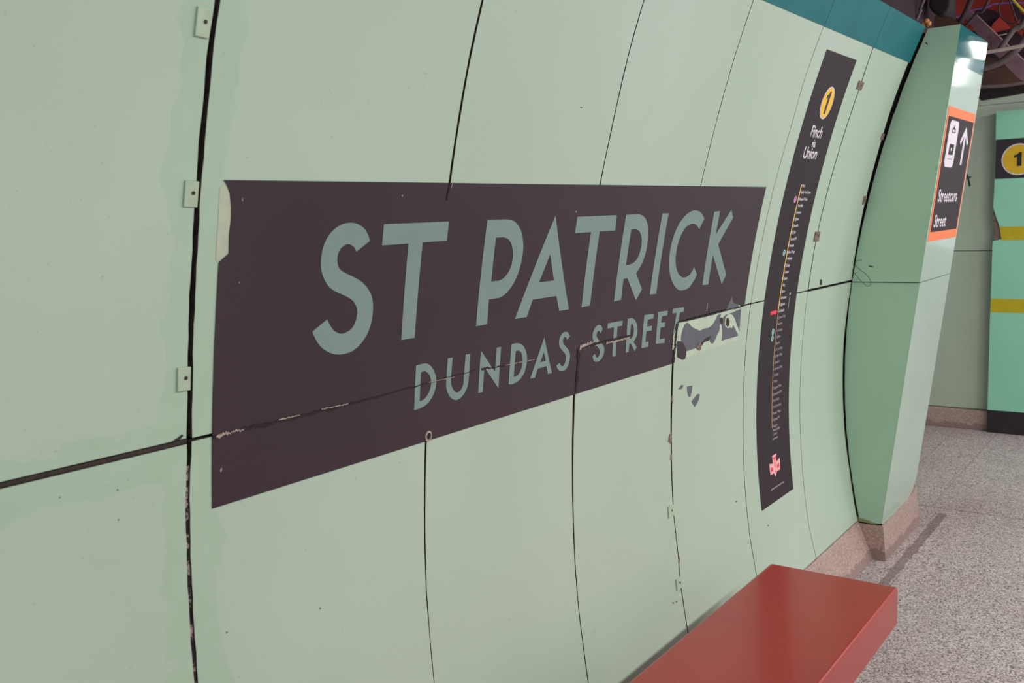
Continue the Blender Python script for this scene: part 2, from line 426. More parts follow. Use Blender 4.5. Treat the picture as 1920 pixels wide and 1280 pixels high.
xs = [-2.4+(seam_x(0, -.27)+2.4)*i/60 for i in range(61)]
child_of_wall(sheet('joint_sealant', [[(x, mid_z(x)-.0045) for x in xs]+[(x, mid_z(x)+.0008) for x in xs[::-1]]], m_wall, -.010, .004, M['dark_edge'], step=None))
def wscuff(px, mat='grime'):
    return child_of_wall(sheet('scuff', [[on_wall(*q) for q in px]], m_wall, .0002, .0003, M[mat], step=None))
wscuff([(319,829),(330,822),(341,814),(344,816),(338,823),(325,829)])
wscuff([(1538,523),(1541,524),(1541,534),(1537,534)])
wscuff([(1088,200),(1092,201),(1091,203),(1088,202)], 'rust')
for q in ((220,918),(222,974),(112,932),(425,1185),(600,1140),(1380,940),(1262,1130),(1268,1128),(1440,985)):
    wscuff([(q[0]-1.5,q[1]-1),(q[0]+1.5,q[1]-1.5),(q[0]+2,q[1]+1),(q[0]-1,q[1]+1.5)], 'rust')
# clips that pin the panels, screw in each
def clip(px, py, w_, h_, mat, rust=False):
    u, v = on_wall(px, py)
    sk = .12*h_
    o = child_of_wall(sheet('panel_clip', [[(u-w_/2, v-h_/2), (u+w_/2, v-h_/2-sk*.3), (u+w_/2, v+h_/2), (u-w_/2, v+h_/2+sk*.3)]], m_wall, .0004, .0035, mat))
    bevel(o, .0008)
    s = sheet('screw', [circle(u+.1*w_, v+.05*h_, (.0022 if not rust else .004), 14)], m_wall, .0039, .0014, M['screw']); s.parent = o
for q in ((379, 42), (356.5, 363), (343, 710)): clip(*q, .018, .028, M['clip'])
for q in ((1257, 958), (1272, 1093)): clip(*q, .028, .026, M['clip'])
clip(1612, 160, .048, .021, M['rust']); clip(1531, 443, .044, .028, M['rust']); clip(1654, 256, .026, .018, M['rust']); clip(1620, 375, .026, .026, M['rust'])
u, v = on_wall(801, 817)
o = child_of_wall(sheet('screw_hole', [circle(u, v, .0075, 18, .009), circle(u, v, .0052, 14, .006)], m_wall, .0018, .003, M['tear_light']))
s = sheet('screw', [circle(u, v, .0052, 14, .006)], m_wall, .0016, .001, M['screw']); s.parent = o

# ------------------------------------------------------------------ station name sign
def wl(pts, ox=0, oy=0, sc_=1.0): return [on_wall(ox+x/sc_, oy+y/sc_) for x, y in pts]
sign = empty('station_name_sign', wp(1.4, fz(-.3), -.5)); tag(sign, 'long dark plum station name sign reading ST PATRICK DUNDAS STREET stuck to the curved wall', 'sign')
def sg(name, loops, off, th, mat, **kw):
    o = sheet(name, loops, m_wall, off, th, mat, **kw); o.parent = sign; o.matrix_parent_inverse = sign.matrix_basis.inverted(); return o
a = on_wall(428, 338); b = on_wall(1436, 350); ztop = (a[1]+b[1])/2
c1 = on_wall(397, 954); c2 = on_wall(1262, 680); zbot = (c1[1]+c2[1])/2
xl0 = on_wall(397, 820)[0]
tornL = wl([(380,120),(400,150),(418,200),(425,280),(423,360),(412,450),(410,560),(385,580),(360,605),(335,615)], 300, 300, 3.2)
tornL = [(x-(0.0), z) for x, z in tornL]; tornL[0] = (tornL[0][0], ztop); tornL[-1] = (xl0, tornL[-1][1])
rt = wl([(1436,350),(1426,400),(1413,480),(1396,570),(1380,579),(1330,592),(1272,604),(1266,640),(1262,680)]); rt[0] = (b[0], ztop)
rt[1] = (b[0], rt[1][1]); rt[2] = (b[0], rt[2][1]); rt[3] = (b[0], rt[3][1]); rt[-1] = (rt[-1][0], zbot)
mid_edge = [(x, mid_z(x)+.003) for x in [b[0]-(b[0]-rt[6][0])*k/6 for k in range(7)]]
outline = tornL[::-1] + rt[3:0:-1][::-1][:0]
outline = tornL + [(xl0, zbot), (rt[-1][0], zbot), rt[7], (rt[6][0], mid_edge[-1][1])] + mid_edge[::-1][1:] + [(b[0], ztop)]
sg('sign_film', [outline], .0006, .0012, M['film'])
LO = .0020
def letter(ch, loops):
    sg('letter_'+ch, loops, LO, .0006, M['letter'])
A5 = (560, 380, 3.2); A6 = (860, 380, 3.2); A7 = (1160, 370, 4.0); A8 = (1000, 500, 4.267)
def smooth_loop(pts, keep):
    """round the traced curve, keeping the listed corner indices sharp"""
    n = len(pts); out = []
    P = [Vector((p[0], p[1])) for p in pts]
    for i in range(n):
        b, c = P[i], P[(i+1) % n]
        a = P[i-1] if i not in keep else b*2-c
        d = P[(i+2) % n] if (i+1) % n not in keep else c*2-b
        if i in keep and (i+1) % n in keep: out.append(tuple(b)); continue
        for k in range(4):
            t_ = k/4
            q = .5*((2*b)+(c-a)*t_+(2*a-5*b+4*c-d)*t_*t_+(3*b-a-3*c+d)*t_**3); out.append((q.x, q.y))
    return out
def L(ch, fr, outer, keep=None, inner=None, ikeep=None):
    lo = [wl(smooth_loop(outer, keep) if keep is not None else outer, *fr)]
    if inner: lo.append(wl(smooth_loop(inner, ikeep) if ikeep is not None else inner, *fr))
    letter(ch, lo)
L('s', A5, [(421,227),(410,190),(385,150),(345,125),(305,118),(255,128),(205,160),(165,210),(140,270),(128,340),(130,400),(145,450),(170,495),(205,525),(260,550),(305,575),(330,600),(345,640),(343,680),(330,725),(305,760),(270,780),(240,783),(210,768),(185,738),(165,698),(76,772),(95,815),(125,860),(165,890),(215,907),(265,905),(320,885),(370,840),(410,775),(433,700),(440,620),(432,560),(410,515),(380,480),(345,455),(285,425),(250,405),(232,380),(225,340),(232,300),(250,268),(275,250),(295,247),(315,255),(330,270),(340,292)], {0, 25, 26, 51})
L('t', A5, [(506,127),(896,111),(883,226),(738,236),(690,808),(610,822),(653,243),(494,254)])
L('p', A6, [(167,101),(285,98),(325,108),(355,140),(375,190),(382,260),(375,330),(355,410),(325,480),(285,535),(245,565),(210,573),(176,578),(165,727),(98,740)], {0,1,12,13,14}, [(218,208),(262,205),(290,215),(310,245),(319,290),(318,340),(303,395),(275,440),(245,463),(220,468),(189,471)], {0,1,10})
L('a', A6, [(576,76),(656,638),(598,648),(581,558),(439,580),(403,684),(332,696)], None, [(544,308),(566,465),(477,476)])
L('t', A6, [(707,83),(944,73),(934,165),(841,170),(783,615),(732,625),(789,175),(693,181)])
L('r', A7, [(50,129),(145,124),(180,140),(205,180),(215,240),(212,320),(197,410),(170,490),(125,568),(168,687),(123,770),(60,605),(30,610),(12,766),(-42,779)], {0,1,8,9,10,11,12,13,14}, [(88,238),(125,236),(150,255),(165,300),(165,350),(150,420),(125,470),(85,500),(48,507)], {0,1,8})
L('i', A7, [(322,120),(369,117),(275,721),(227,727)])
L('c', A7, [(637,157),(615,118),(580,97),(540,103),(490,140),(440,210),(400,310),(378,410),(373,510),(382,590),(405,650),(440,690),(475,695),(520,675),(560,620),(581,576),(560,522),(540,560),(515,588),(485,600),(460,590),(435,555),(422,500),(423,430),(437,350),(465,275),(500,220),(535,198),(565,198),(585,215),(598,237)], {0,15,16,30})
L('k', A7, [(712,105),(755,102),(722,278),(840,92),(853,150),(741,350),(801,578),(767,648),(701,432),(665,652),(622,655)])
L('d', A5, [(699,975),(755,962),(785,975),(805,1005),(820,1050),(817,1100),(800,1155),(765,1205),(725,1230),(687,1243)], {0,9}, [(728,1015),(752,1009),(772,1022),(787,1055),(787,1100),(770,1148),(745,1178),(720,1190)], {0,7})
L('u', A5, [(889,932),(918,926),(908,1060),(915,1105),(935,1135),(960,1130),(980,1095),(985,1050),(996,910),(1024,905),(1014,1060),(1000,1120),(970,1165),(935,1182),(900,1160),(880,1110),(881,1050)], {0,1,8,9})
L('n', A6, [(128,885),(212,1012),(223,868),(249,863),(233,1111),(149,985),(138,1134),(112,1139)])
L('d', A6, [(312,847),(345,841),(375,850),(395,880),(405,925),(400,975),(385,1025),(355,1065),(320,1085),(294,1088)], {0,9}, [(337,888),(355,885),(370,900),(378,935),(375,980),(360,1018),(342,1038),(325,1044)], {0,7})
L('a', A6, [(509,807),(554,1020),(530,1026),(521,978),(469,994),(452,1048),(424,1054)], None, [(507,895),(517,945),(483,957)])
L('s', A6, [(663,800),(655,782),(640,773),(620,780),(605,800),(597,830),(600,860),(612,880),(630,900),(638,920),(635,950),(625,975),(612,978),(600,960),(581,975),(590,998),(610,1008),(635,1000),(655,965),(663,920),(658,890),(645,870),(628,850),(620,835),(622,815),(632,805),(640,808),(645,822)], {0,13,14,27})
L('s', A6, [(859,758),(852,740),(840,732),(820,740),(803,770),(798,800),(805,830),(825,860),(840,880),(842,900),(835,920),(822,928),(812,905),(798,918),(805,945),(822,953),(845,942),(862,915),(869,885),(865,860),(850,838),(830,815),(822,795),(826,775),(838,768),(845,782)], {0,12,13,25})
L('t', A6, [(890,722),(980,706),(976,737),(948,741),(937,918),(917,922),(927,746),(888,753)])
L('r', A8, [(748,415),(785,408),(810,430),(825,480),(825,530),(812,570),(795,600),(820,640),(805,675),(775,615),(762,612),(755,680),(733,686)], {0,1,6,7,8,9,10,11,12}, [(775,460),(787,457),(797,490),(795,535),(782,568),(765,575)], {0,1,5})
L('e', A8, [(858,650),(911,638),(916,597),(890,601),(898,515),(940,508),(944,470),(903,477),(910,420),(953,412),(957,375),(882,385)])
L('e', A8, [(973,615),(1042,608),(1047,570),(1003,578),(1012,485),(1045,480),(1048,443),(1015,447),(1024,393),(1065,388),(1069,350),(993,360)])
L('t', A8, [(1110,336),(1200,321),(1195,358),(1167,364),(1152,452),(1128,540),(1113,535),(1140,368),(1105,372)])
# cracks where the film has split over the joints
def crack(pts, w0, w1, name='tear', mat='tear', off=.0030, jit=.0, ox=0, oy=0, sc_=1.0, vert=False, n=26):
    P = wl(pts, ox, oy, sc_); cum = [0]
    for a_, b_ in zip(P, P[1:]): cum.append(cum[-1]+math.dist(a_, b_))
    T, B = [], []
    for i in range(n+1):
        s = cum[-1]*i/n; k = max(j for j in range(len(P)-1) if cum[j] <= s+1e-9)
        f = (s-cum[k])/max(1e-9, cum[k+1]-cum[k]); x = P[k][0]+(P[k+1][0]-P[k][0])*f; z = P[k][1]+(P[k+1][1]-P[k][1])*f
        w_ = (w0+(w1-w0)*i/n)*(.55+.45*random.random()*2)/2; c_ = jit*(random.random()-.5)
        if vert: T.append((x-w_+c_, z)); B.append((x+w_+c_, z))
        else: T.append((x, z+w_+c_)); B.append((x, z-w_+c_))
    return sg(name, [T+B[::-1]], off, .0004, M[mat], step=.05)
o = crack([(397,818),(470,800),(550,782),(630,763)], .005, .0028, jit=.003)
crack([(403,818),(425,811),(445,806),(455,803)], .0042, .002, mat='tear_light', off=.0035, jit=.004, name='torn_edge')
crack([(600,766),(625,761),(650,756)], .0015, .0015, mat='tear_light', off=.0035, jit=.001, name='torn_edge')
crack([(520,786),(560,777)], .0016, .0010, mat='tear_light', off=.0035, jit=.001, name='torn_edge')
crack([(630,763),(700,745),(775,724),(830,710)], .0026, .0016, jit=.0012)
crack([(800,716),(850,706)], .0012, .0008, mat='tear_light', off=.0035, name='torn_edge')
crack([(830,708),(870,699),(890,692)], .0012, .0012, jit=.001)
crack([(900,691),(925,688),(945,685)], .0035, .0014, jit=.003)
crack([(945,684),(975,678),(1000,673)], .0012, .001, mat='tear_light', off=.0035, name='torn_edge')
crack([(1085,652),(1100,645),(1120,642)], .010, .007, jit=.003, mat='tear_light', name='torn_edge')
crack([(1088,653),(1110,645),(1120,642),(1150,636),(1180,628)], .0045, .0035, jit=.002, off=.0036)
crack([(1135,642),(1155,638),(1178,632)], .005, .003, jit=.003, mat='tear_light', name='torn_edge', off=.0031)
crack([(1084,652),(1082,690),(1078,738)], .010, .007, vert=True, jit=.001)
crack([(1268,606),(1265,640),(1261,680)], .010, .009, vert=True, jit=.002)
crack([(1262,625),(1260,655)], .007, .007, vert=True, jit=.004, mat='film_base', off=.0034, name='torn_edge')
crack([(843,343),(839,358),(836,375)], .0040, .0022, vert=True)
crack([(846,343),(843,352)], .0018, .0012, vert=True, mat='tear_light', off=.0035, name='torn_edge')
crack([(1268,604),(1300,597),(1330,589),(1395,572)], .004, .003, jit=.002)
# beige adhesive left where the upper left corner came away
sg('adhesive_patch', [wl([(385,150),(358,168),(345,400),(333,600),(345,612),(385,580),(408,558),(411,450),(421,360),(423,280),(415,205),(400,165)], 300, 300, 3.2)], .0002, .0005, M['film_base'])
# residue on the lower panel right of the broken corner
fr = A8
sg('adhesive_patch', [wl([(1165,455),(1420,385),(1655,338),(1640,590),(1400,660),(1160,745)], *fr)], .0001, .0004, simple('adhesive_pale', (184, 198, 176), .5, .05, 12))
fr = (1000, 500, 3.2)
def rem(px, mat, off=.0006, th=.0005, keep=None):
    sg('film_remnant', [wl(smooth_loop(px, keep or set()), *fr)], off, th, M[mat])
rem([(885,440),(888,400),(905,350),(925,335),(950,360),(985,378),(1000,382),(1025,370),(1050,365),(1075,345),(1095,310),(1105,290),(1125,283),(1120,300),(1118,330),(1115,380),(1100,410),(1088,440),(1075,460),(1060,452),(1058,432),(1062,420),(1040,430),(1025,450),(1010,470),(985,478),(975,487),(915,507),(912,480),(895,455)], 'film_grey', keep={12, 24, 25, 26, 27})
rem([(1172,282),(1190,275),(1245,252),(1235,385),(1218,340),(1205,305),(1190,285)], 'film_grey', keep={0, 1, 2, 3})
rem([(1128,443),(1132,390),(1128,345),(1135,310),(1150,290),(1170,283),(1155,300),(1148,330),(1150,355),(1165,368),(1180,365),(1192,368),(1198,350),(1228,408),(1225,415)], 'film_grey', keep={0, 5, 11, 12, 13, 14})
rem([(1158,310),(1168,308),(1175,325),(1172,350),(1162,358),(1155,340)], 'dark_edge', .0012)
rem([(1118,310),(1130,305),(1135,325),(1130,345),(1120,340)], 'dark_edge', .0012)
rem([(862,445),(885,447),(905,470),(915,510),(908,550),(890,555),(862,540)], 'film', .0013, keep={0, 6})
rem([(975,480),(990,455),(1001,456),(1002,480),(998,500),(982,492)], 'rust', .0013, .002)
rem([(1003,458),(1030,430),(1062,415),(1052,440),(1022,452),(1010,472)], 'dark_edge', .0013, keep={0, 2})
rem([(1186,178),(1172,212),(1152,262),(1200,248),(1245,240),(1225,225),(1198,218)], 'film_grey', .0021, .0004, keep={0, 1, 2, 3, 4, 5, 6})
rem([(1226,226),(1256,243),(1240,247),(1228,241)], 'film_base', .0026, .0004, keep={0, 1, 2, 3})
rem([(870,735),(888,708),(900,712),(890,732)], 'film_grey', keep={0, 1, 2, 3})
rem([(922,718),(953,712),(948,750),(940,780),(930,775),(923,745)], 'film_grey', keep={0, 1})
rem([(985,762),(998,765),(990,800),(968,840),(948,808)], 'film_grey', keep={0, 1, 3, 4})
for px in ([(1254,815),(1258,811),(1260,822),(1257,832),(1252,828)], [(1257,850),(1260,852),(1260,864),(1256,862)], [(1259,742),(1262,745),(1262,757),(1259,752)], [(1272,1040),(1275,1046),(1274,1056),(1271,1050)]):
    wscuff(px, 'rust')
for px in ([(1325,568),(1326,567.5),(1324.5,583),(1323.5,583)], [(452,372),(453.5,370),(454,377),(452,376)], [(447,528),(449,527),(448,531),(446,531)], [(412,878),(415,876),(414,883),(411,884)], [(1078,396),(1080,395),(1080,398),(1078,398)], [(752,365),(754,364),(754,368),(752,368)]):
    sg('scratch', [wl(px)], .0019, .0003, M['tear_light'])

# ------------------------------------------------------------------ vertical route map sign
MX0, MX1, MZ0, MZ1 = 2.570, 2.8265, -.8587, .403
NS = 600; ARC = [0]; ZS = [MZ1]
for i in range(NS):
    z = MZ1 - (MZ1-MZ0)*(i+1)/NS; dz = (MZ1-MZ0)/NS; ARC.append(ARC[-1]+math.hypot(dz, fz(z)-fz(z+dz))); ZS.append(z)
def arc_z(s):
    s = max(0, min(ARC[-1], s)); lo = 0
    import bisect
    i = min(NS-1, max(0, bisect.bisect_left(ARC, s)-1)); f = (s-ARC[i])/(ARC[i+1]-ARC[i]); return ZS[i]+(ZS[i+1]-ZS[i])*f
def z_arc(z): i = (MZ1-z)/(MZ1-MZ0)*NS; j = int(i); return ARC[min(NS, j)]
def m_map(u, v, h): return m_wall(u, arc_z(-v), h)       # v = -distance from the top edge
maps = empty('route_map_sign', wp(2.7, fz(-.3), MZ0)); tag(maps, 'tall narrow dark route map strip, yellow badge above a column of station names', 'sign')
def mpadd(name, loops, off, th, mat, bmin=None, step=.03, mp=m_map):
    o = sheet(name, loops, mp, off, th, mat, step=step, bmin=bmin); o.parent = maps; o.matrix_parent_inverse = maps.matrix_basis.inverted(); return o
TOT = ARC[-1]
mpadd('sign_film', [rect(MX0, -TOT, MX1, 0)], .0006, .0010, M['black'])
def vv(px, py): return -z_arc(on_wall(px, py)[1])
cb = (on_wall(1548.5,192)[0], vv(1548.5,192))
bt, bb_ = vv(1557,162), vv(1540,223); R_ = (bt-bb_)/2; cy_ = (bt+bb_)/2
bx = (on_wall(1535, 210)[0]+on_wall(1563,180)[0])/2
mpadd('badge_ring', [circle(bx, cy_, R_, 44)], .0020, .0004, M['white'])
bd = mpadd('badge', [circle(bx, cy_, R_*.93, 44)], .0026, .0004, M['yellow'])
mpadd('badge_number', [[(bx-.007, cy_-.030), (bx+.007, cy_-.030), (bx+.007, cy_+.032), (bx-.003, cy_+.032), (bx-.006, cy_+.024), (bx-.018, cy_+.020), (bx-.018, cy_+.011), (bx-.007, cy_+.013)]], .0032, .0004, M['black2'])
mpadd('lettering', None, .0020, .0004, M['white'], bmin=text_bm('Finch', .033, .022, cx=2.694, cy=vv(1529,250)-.012), step=None)
mpadd('lettering', None, .0020, .0004, M['white'], bmin=text_bm('via', .022, .026, cx=2.696, cy=vv(1524,268)-.012), step=None)
mpadd('lettering', None, .0020, .0004, M['white'], bmin=text_bm('Union', .033, .022, cx=2.692, cy=vv(1518,289)-.014), step=None)
LX = 2.6855
v0, v1 = vv(1501,348), vv(1448,800); vs = vv(1455, 582)
mpadd('route_line', [rect(LX-.0030, vs, LX+.0030, v0+.003)], .0020, .0004, M['yellow'])
mpadd('route_line', [rect(LX-.0028, v1, LX+.0028, vs)], .0020, .0004, simple('route_dull_yellow', (160, 122, 78), .5, .05, 20))
names = ['Finch', 'North York Centre', 'Sheppard-Yonge', 'York Mills', 'Lawrence', 'Eglinton', 'Davisville', 'St Clair', 'Summerhill', 'Rosedale', 'Bloor-Yonge', 'Wellesley', 'College', 'Dundas', 'Queen', 'King', 'Union', 'St Andrew', 'Osgoode', 'St Patrick', "Queen's Park", 'Museum', 'St George', 'Spadina', 'Dupont', 'St Clair West', 'Eglinton West', 'Glencairn', 'Lawrence West', 'Yorkdale', 'Wilson', 'Sheppard West', 'Downsview Park', 'Finch West', 'York University', 'Pioneer Village', 'Highway 407', 'Vaughan\nMetropolitan\nCentre']
NN = len(names)
for i, s in enumerate(names):
    v = v0 + (v1-v0)*i/(NN-1)
    bmt = text_bm(s, .0088, .014, 'LEFT', cx=LX+.009, cy=v-.0042, sx=.85)
    mpadd('station_label', None, .0020, .0003, M['white'] if i < 20 else M['dim'], bmin=bmt, step=None)
    mpadd('station_dot', [circle(LX, v, .0030, 10)], .0026, .0003, M['white'] if i < 20 else M['dim'], step=None)
def vi(i): return v0 + (v1-v0)*i/(NN-1)
for i, mt in ((2, 'pinkline'), (10, 'tealdot'), (22, 'tealdot'), (23, 'tealdot')):
    o = mpadd('line_badge', [circle(LX-.024, vi(i)+(0 if i != 2 else -.001), .0095, 20)], .0020, .0004, M[mt])
    mpadd('badge_number', [rect(LX-.0255, vi(i)-.005, LX-.0225, vi(i)+.005)], .0026, .0002, M['black2'])
y = vi(19)
mpadd('here_marker', [[(LX-.060, y-.005), (LX-.022, y-.005), (LX-.022, y-.009), (LX-.008, y), (LX-.022, y+.009), (LX-.022, y+.005), (LX-.060, y+.005)]], .0020, .0004, M['red'])
va, vb = vv(1480,551), vv(1474,579)
mpadd('small_print', [circle(2.7665, va, .0040, 12)], .0020, .0003, M['white'])
mpadd('small_print', [rect(2.7645, vb, 2.7680, va-.008)], .0020, .0003, M['dim'])
va = vv(1457,819)
mpadd('small_print', [rect(2.690, va-.0015, 2.730, va+.0015)], .0020, .0003, M['dim'])
va = vv(1462,908)
for k in range(14): mpadd('small_print', [rect(2.650+.0075*k, va-.0020, 2.6565+.0075*k-(.002 if k % 3 else 0), va+.0020)], .0020, .0003, M['dim'], step=None)
# transit crest: keystone shield between wings
cx, cy0 = 2.694, vv(1453,873)
K = .0265
def cr(pts, k=K): return [(cx+x*k, cy0+y*k) for x, y in pts]
mpadd('crest', [cr([(-.62,1.25),(.62,1.25),(.52,.35),(1.6,.55),(1.45,-.75),(.45,-.75),(0,-1.25),(-.45,-.75),(-1.45,-.75),(-1.6,.55),(-.52,.35)])], .0020, .0004, M['pinkred'])
mpadd('crest_inlay', [cr([(-.38,1.0),(.38,1.0),(.34,.78),(.12,.78),(.10,-.15),(-.10,-.15),(-.12,.78),(-.34,.78)])], .0026, .0003, M['red'])
for s in (-1, 1):
    mpadd('crest_inlay', [cr([(s*.62,-.05),(s*1.25,.05),(s*1.2,-.42),(s*.62,-.42)])], .0026, .0003, M['red'])
mpadd('crest_inlay', [cr([(-.14,-.55),(.14,-.55),(0,-.95)])], .0026, .0003, M['red'])

# ------------------------------------------------------------------ pillar between the wall and the cross passage
pier = empty('wall_pier', wp(XP0, .9, FL)); tag(pier, 'leaning green pillar closing the end of the curved wall', kind='structure')
def kid(o, p): o.parent = p; o.matrix_parent_inverse = p.matrix_basis.inverted(); return o
ZS_ = -.262; ZP = -1.113
# core runs back into the passage
core = [(XP0+.012, 'f'), (XP1-.06, 'f'), (XP1-.06, 2.6), (XP0+.012, 2.6)]
def ring(z): return [wp(x, (FA*z+FB+.012) if y == 'f' else y, z) for x, y in core]
kid(prism('core', ring(FL), ring(ZT-.01), M['gap']), pier)
# front face panels (rounded lower far corner)
g = .0014
rc = [(XP1, -.985), (XP1-.004, -1.035), (XP1-.018, -1.070), (XP1-.045, -1.095), (XP1-.10, -1.112)]
lower = [(XP0, ZS_-g), (XP0, ZP+.008)] + [(XP0+.02, ZP)] + rc[::-1] + [(XP1, ZS_-g)]
upper = [(XP0, ZS_+g), (XP1, ZS_+g), (XP1, ZTB-.010), (XP0, ZTB-.010)]
o = kid(sheet('face_panel', [lower], m_face, -.006, .006, [M['pier_face'], M['pier_side']], step=.1, side_mat=1), pier)
o = kid(sheet('face_panel', [upper], m_face, -.006, .006, [M['pier_face'], M['pier_side']], step=.1, side_mat=1), pier)
o = kid(sheet('head_band', [rect(XP0, ZTB-.010, XP1, ZT)], m_face, -.006, .006, [M['teal_gloss'], M['pier_side']], step=.1, side_mat=1), pier); o['label'] = 'glossy teal head band'
# side panels, from the leaning face back to the curved wall
def side_panel(z0, z1):
    n = 30; F_, W_ = [], []
    for i in range(n+1):
        z = z0+(z1-z0)*i/n; F_.append((-(FA*z+FB+.0048), z)); W_.append((-(fz(z)-.0020-.0022*(.5-z) - .0009*nz(z, 4)), z))
    return kid(sheet('side_panel', [F_+W_[::-1]], m_side, -.0156, .0156, [M['pier_side'], M['pier_side']], step=None), pier)
side_panel(ZP+.006, ZS_-g); side_panel(ZS_+g, ZT)
jl, jr = [], []
for i in range(41):
    z = ZP-.004+(ZT-ZP)*i/40; jl.append((-(fz(z)+.0), z)); jr.append((-(fz(z)-.013), z))
kid(sheet('side_joint', [jl+jr[::-1]], m_side, -.005, .002, [M['gap']], step=None), pier)
kid(sheet('side_joint', [rect(-(fz(ZP)+.0), ZP-.004, -(FA*ZP+FB), ZP+.008)], m_side, -.011, .002, [M['gap']], step=None), pier)
child_of_wall(sheet('foot_joint', [rect(-2.4, ZB-.0045, XP0-.001, ZB+.0005)], m_wall, -.010, .006, M['dark_edge'], step=None))
# far return face of the pillar
def ret_ring(z): return [wp(XP1-.0005, FA*z+FB+.004, z), wp(XP1-.012, FA*z+FB+.004, z), wp(XP1-.012, 2.6, z), wp(XP1-.0005, 2.6, z)]
kid(prism('return_panel', ret_ring(-1.0), ret_ring(ZT), M['pier_side']), pier)
# grime where the lower side panel meets the kerb
kid(sheet('grime_strip', [[(-.900,ZP+.002),(-.985,ZP+.004),(-.99,ZP+.03),(-.965,ZP+.018),(-.93,ZP+.012)]], m_side, .0002, .0004, simple('rust_stain', (128, 134, 92), .7, .3, 60), step=None), pier)

# ------------------------------------------------------------------ streetcar direction sign on the pillar
st = empty('streetcar_sign', wp(3.6, FB, -.12)); tag(st, 'orange-bordered black sign on the pillar face with streetcar symbol, up arrow and Streetcars wording', 'sign')
def sadd(name, loops, off, th, mat, bmin=None):
    o = sheet(name, loops, m_face, off, th, mat, step=None, bmin=bmin); return kid(o, st)
SX0, SX1, SZ0, SZ1 = XP0+.014, XP1-.012, -.127, .306
sadd('border', [rect(SX0, SZ0, SX1, SZ1)], .0005, .0010, M['orange'])
bw = .016
sadd('sign_film', [rect(SX0+bw, SZ0+.030, SX1-bw, SZ1-.030)], .0018, .0005, M['black'])
# streetcar symbol: upright car front with rounded ends
def rrect(x0, y0, x1, y1, r, n=6):
    out = []
    for (cx_, cy_2, a0) in ((x1-r, y1-r, 0), (x0+r, y1-r, 90), (x0+r, y0+r, 180), (x1-r, y0+r, 270)):
        for k in range(n+1):
            a_ = math.radians(a0+90*k/n); out.append((cx_+r*math.cos(a_), cy_2+r*math.sin(a_)))
    return out
ca, cbb = on_face(1779,226), on_face(1774,313)
cl, crr = SX0+.050, SX0+.185
ct, cbt = on_face(1788,226)[1], on_face(1773,313)[1]
sym = sadd('streetcar_symbol', [rrect(cl, cbt, crr, ct, .024)], .0024, .0005, M['white'])
h = ct-cbt; cxm = (cl+crr)/2
sadd('symbol_window', [rect(cxm-.030, cbt+h*.27, cxm+.038, cbt+h*.50)], .0030, .0004, M['black'])
sadd('symbol_mark', [circle(cxm+.004, cbt+h*.39, .008, 12, .006)], .0035, .0003, M['white'])
sadd('symbol_line', [rect(cxm-.030, cbt+h*.17, cxm+.030, cbt+h*.185)], .0030, .0004, M['black'])
sadd('symbol_lamp', [[(cxm-.028, cbt+h*.74), (cxm+.028, cbt+h*.74), (cxm+.022, cbt+h*.83), (cxm+.006, cbt+h*.86), (cxm+.004, cbt+h*.90), (cxm-.004, cbt+h*.90), (cxm-.006, cbt+h*.86), (cxm-.022, cbt+h*.83)], [(cxm-.018, cbt+h*.76), (cxm+.018, cbt+h*.76), (cxm+.015, cbt+h*.81), (cxm-.015, cbt+h*.81)]], .0030, .0004, M['black'])
at, ab = on_face(1810,238)[1], on_face(1799,309)[1]; ax = SX0+.305
hh = at-ab
sadd('arrow', [[(ax-.013, ab), (ax+.013, ab), (ax+.013, at-hh*.24), (ax+.050, at-hh*.48), (ax+.067, at-hh*.40), (ax, at), (ax-.067, at-hh*.40), (ax-.050, at-hh*.48), (ax-.013, at-hh*.24)]], .0024, .0005, M['white'])
t1 = on_face(1776,378)[1]; t2 = on_face(1770,424)[1]
sadd('lettering', None, .0024, .0005, M['white'], bmin=text_bm('Streetcars', .044, .014, 'LEFT', cx=SX0+.042, cy=t1, sx=1.18))
sadd('lettering', None, .0024, .0005, M['white'], bmin=text_bm('Street', .044, .014, 'LEFT', cx=SX0+.042, cy=t2, sx=1.18))

# ------------------------------------------------------------------ terrazzo kerbs
def kerb_ring(x, pts): return [wp(x, y, z) for y, z in pts]
YK = .914
prof = [(fz(ZB)-.002, ZB-.004), (YK, FL), (1.3, FL), (1.3, ZB-.004)]
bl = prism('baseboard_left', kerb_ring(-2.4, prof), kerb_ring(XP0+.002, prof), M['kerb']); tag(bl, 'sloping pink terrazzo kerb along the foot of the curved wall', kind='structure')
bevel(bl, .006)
# kerb under the pillar, its head following the rounded panel corner
yf = FA*ZP+FB
k0 = [(XP0, FL), (XP1+.025, FL), (XP1+.004, -1.14), (XP1-.016, -1.078), (XP1-.045, -1.098), (XP1-.09, -1.109), (XP0, ZP-.002)]
def kb(front):
    out = []
    for x, z in k0:
        t_ = (z-FL)/(ZP-FL); y_ = (FA*z+FB-.006) if t_ > .5 else .872
        out.append(wp(x, y_ if front else 2.6, z))
    return out
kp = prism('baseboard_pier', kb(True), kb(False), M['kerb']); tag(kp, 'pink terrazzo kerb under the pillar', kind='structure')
# ------------------------------------------------------------------ floor, far wall, ceiling
bm = bmesh.new(); box(bm, (-2.4, -1.9, FL-.08), (15, 2.8, FL)); o = finish(bm, 'floor', M['floor']); tag(o, 'speckled grey-pink terrazzo platform floor', kind='structure')
bw_ = empty('wall_back', wp(XB, .8, FL)); tag(bw_, 'dull green panelled wall of the cross passage beyond the pillar', kind='structure')
for z0, z1 in ((-1.130, -.2675), (-.2635, .50)):
    bm = bmesh.new(); box(bm, (XB, .62, z0), (XB+.04, 2.8, z1)); kid(finish(bm, 'panel', M['back']), bw_)
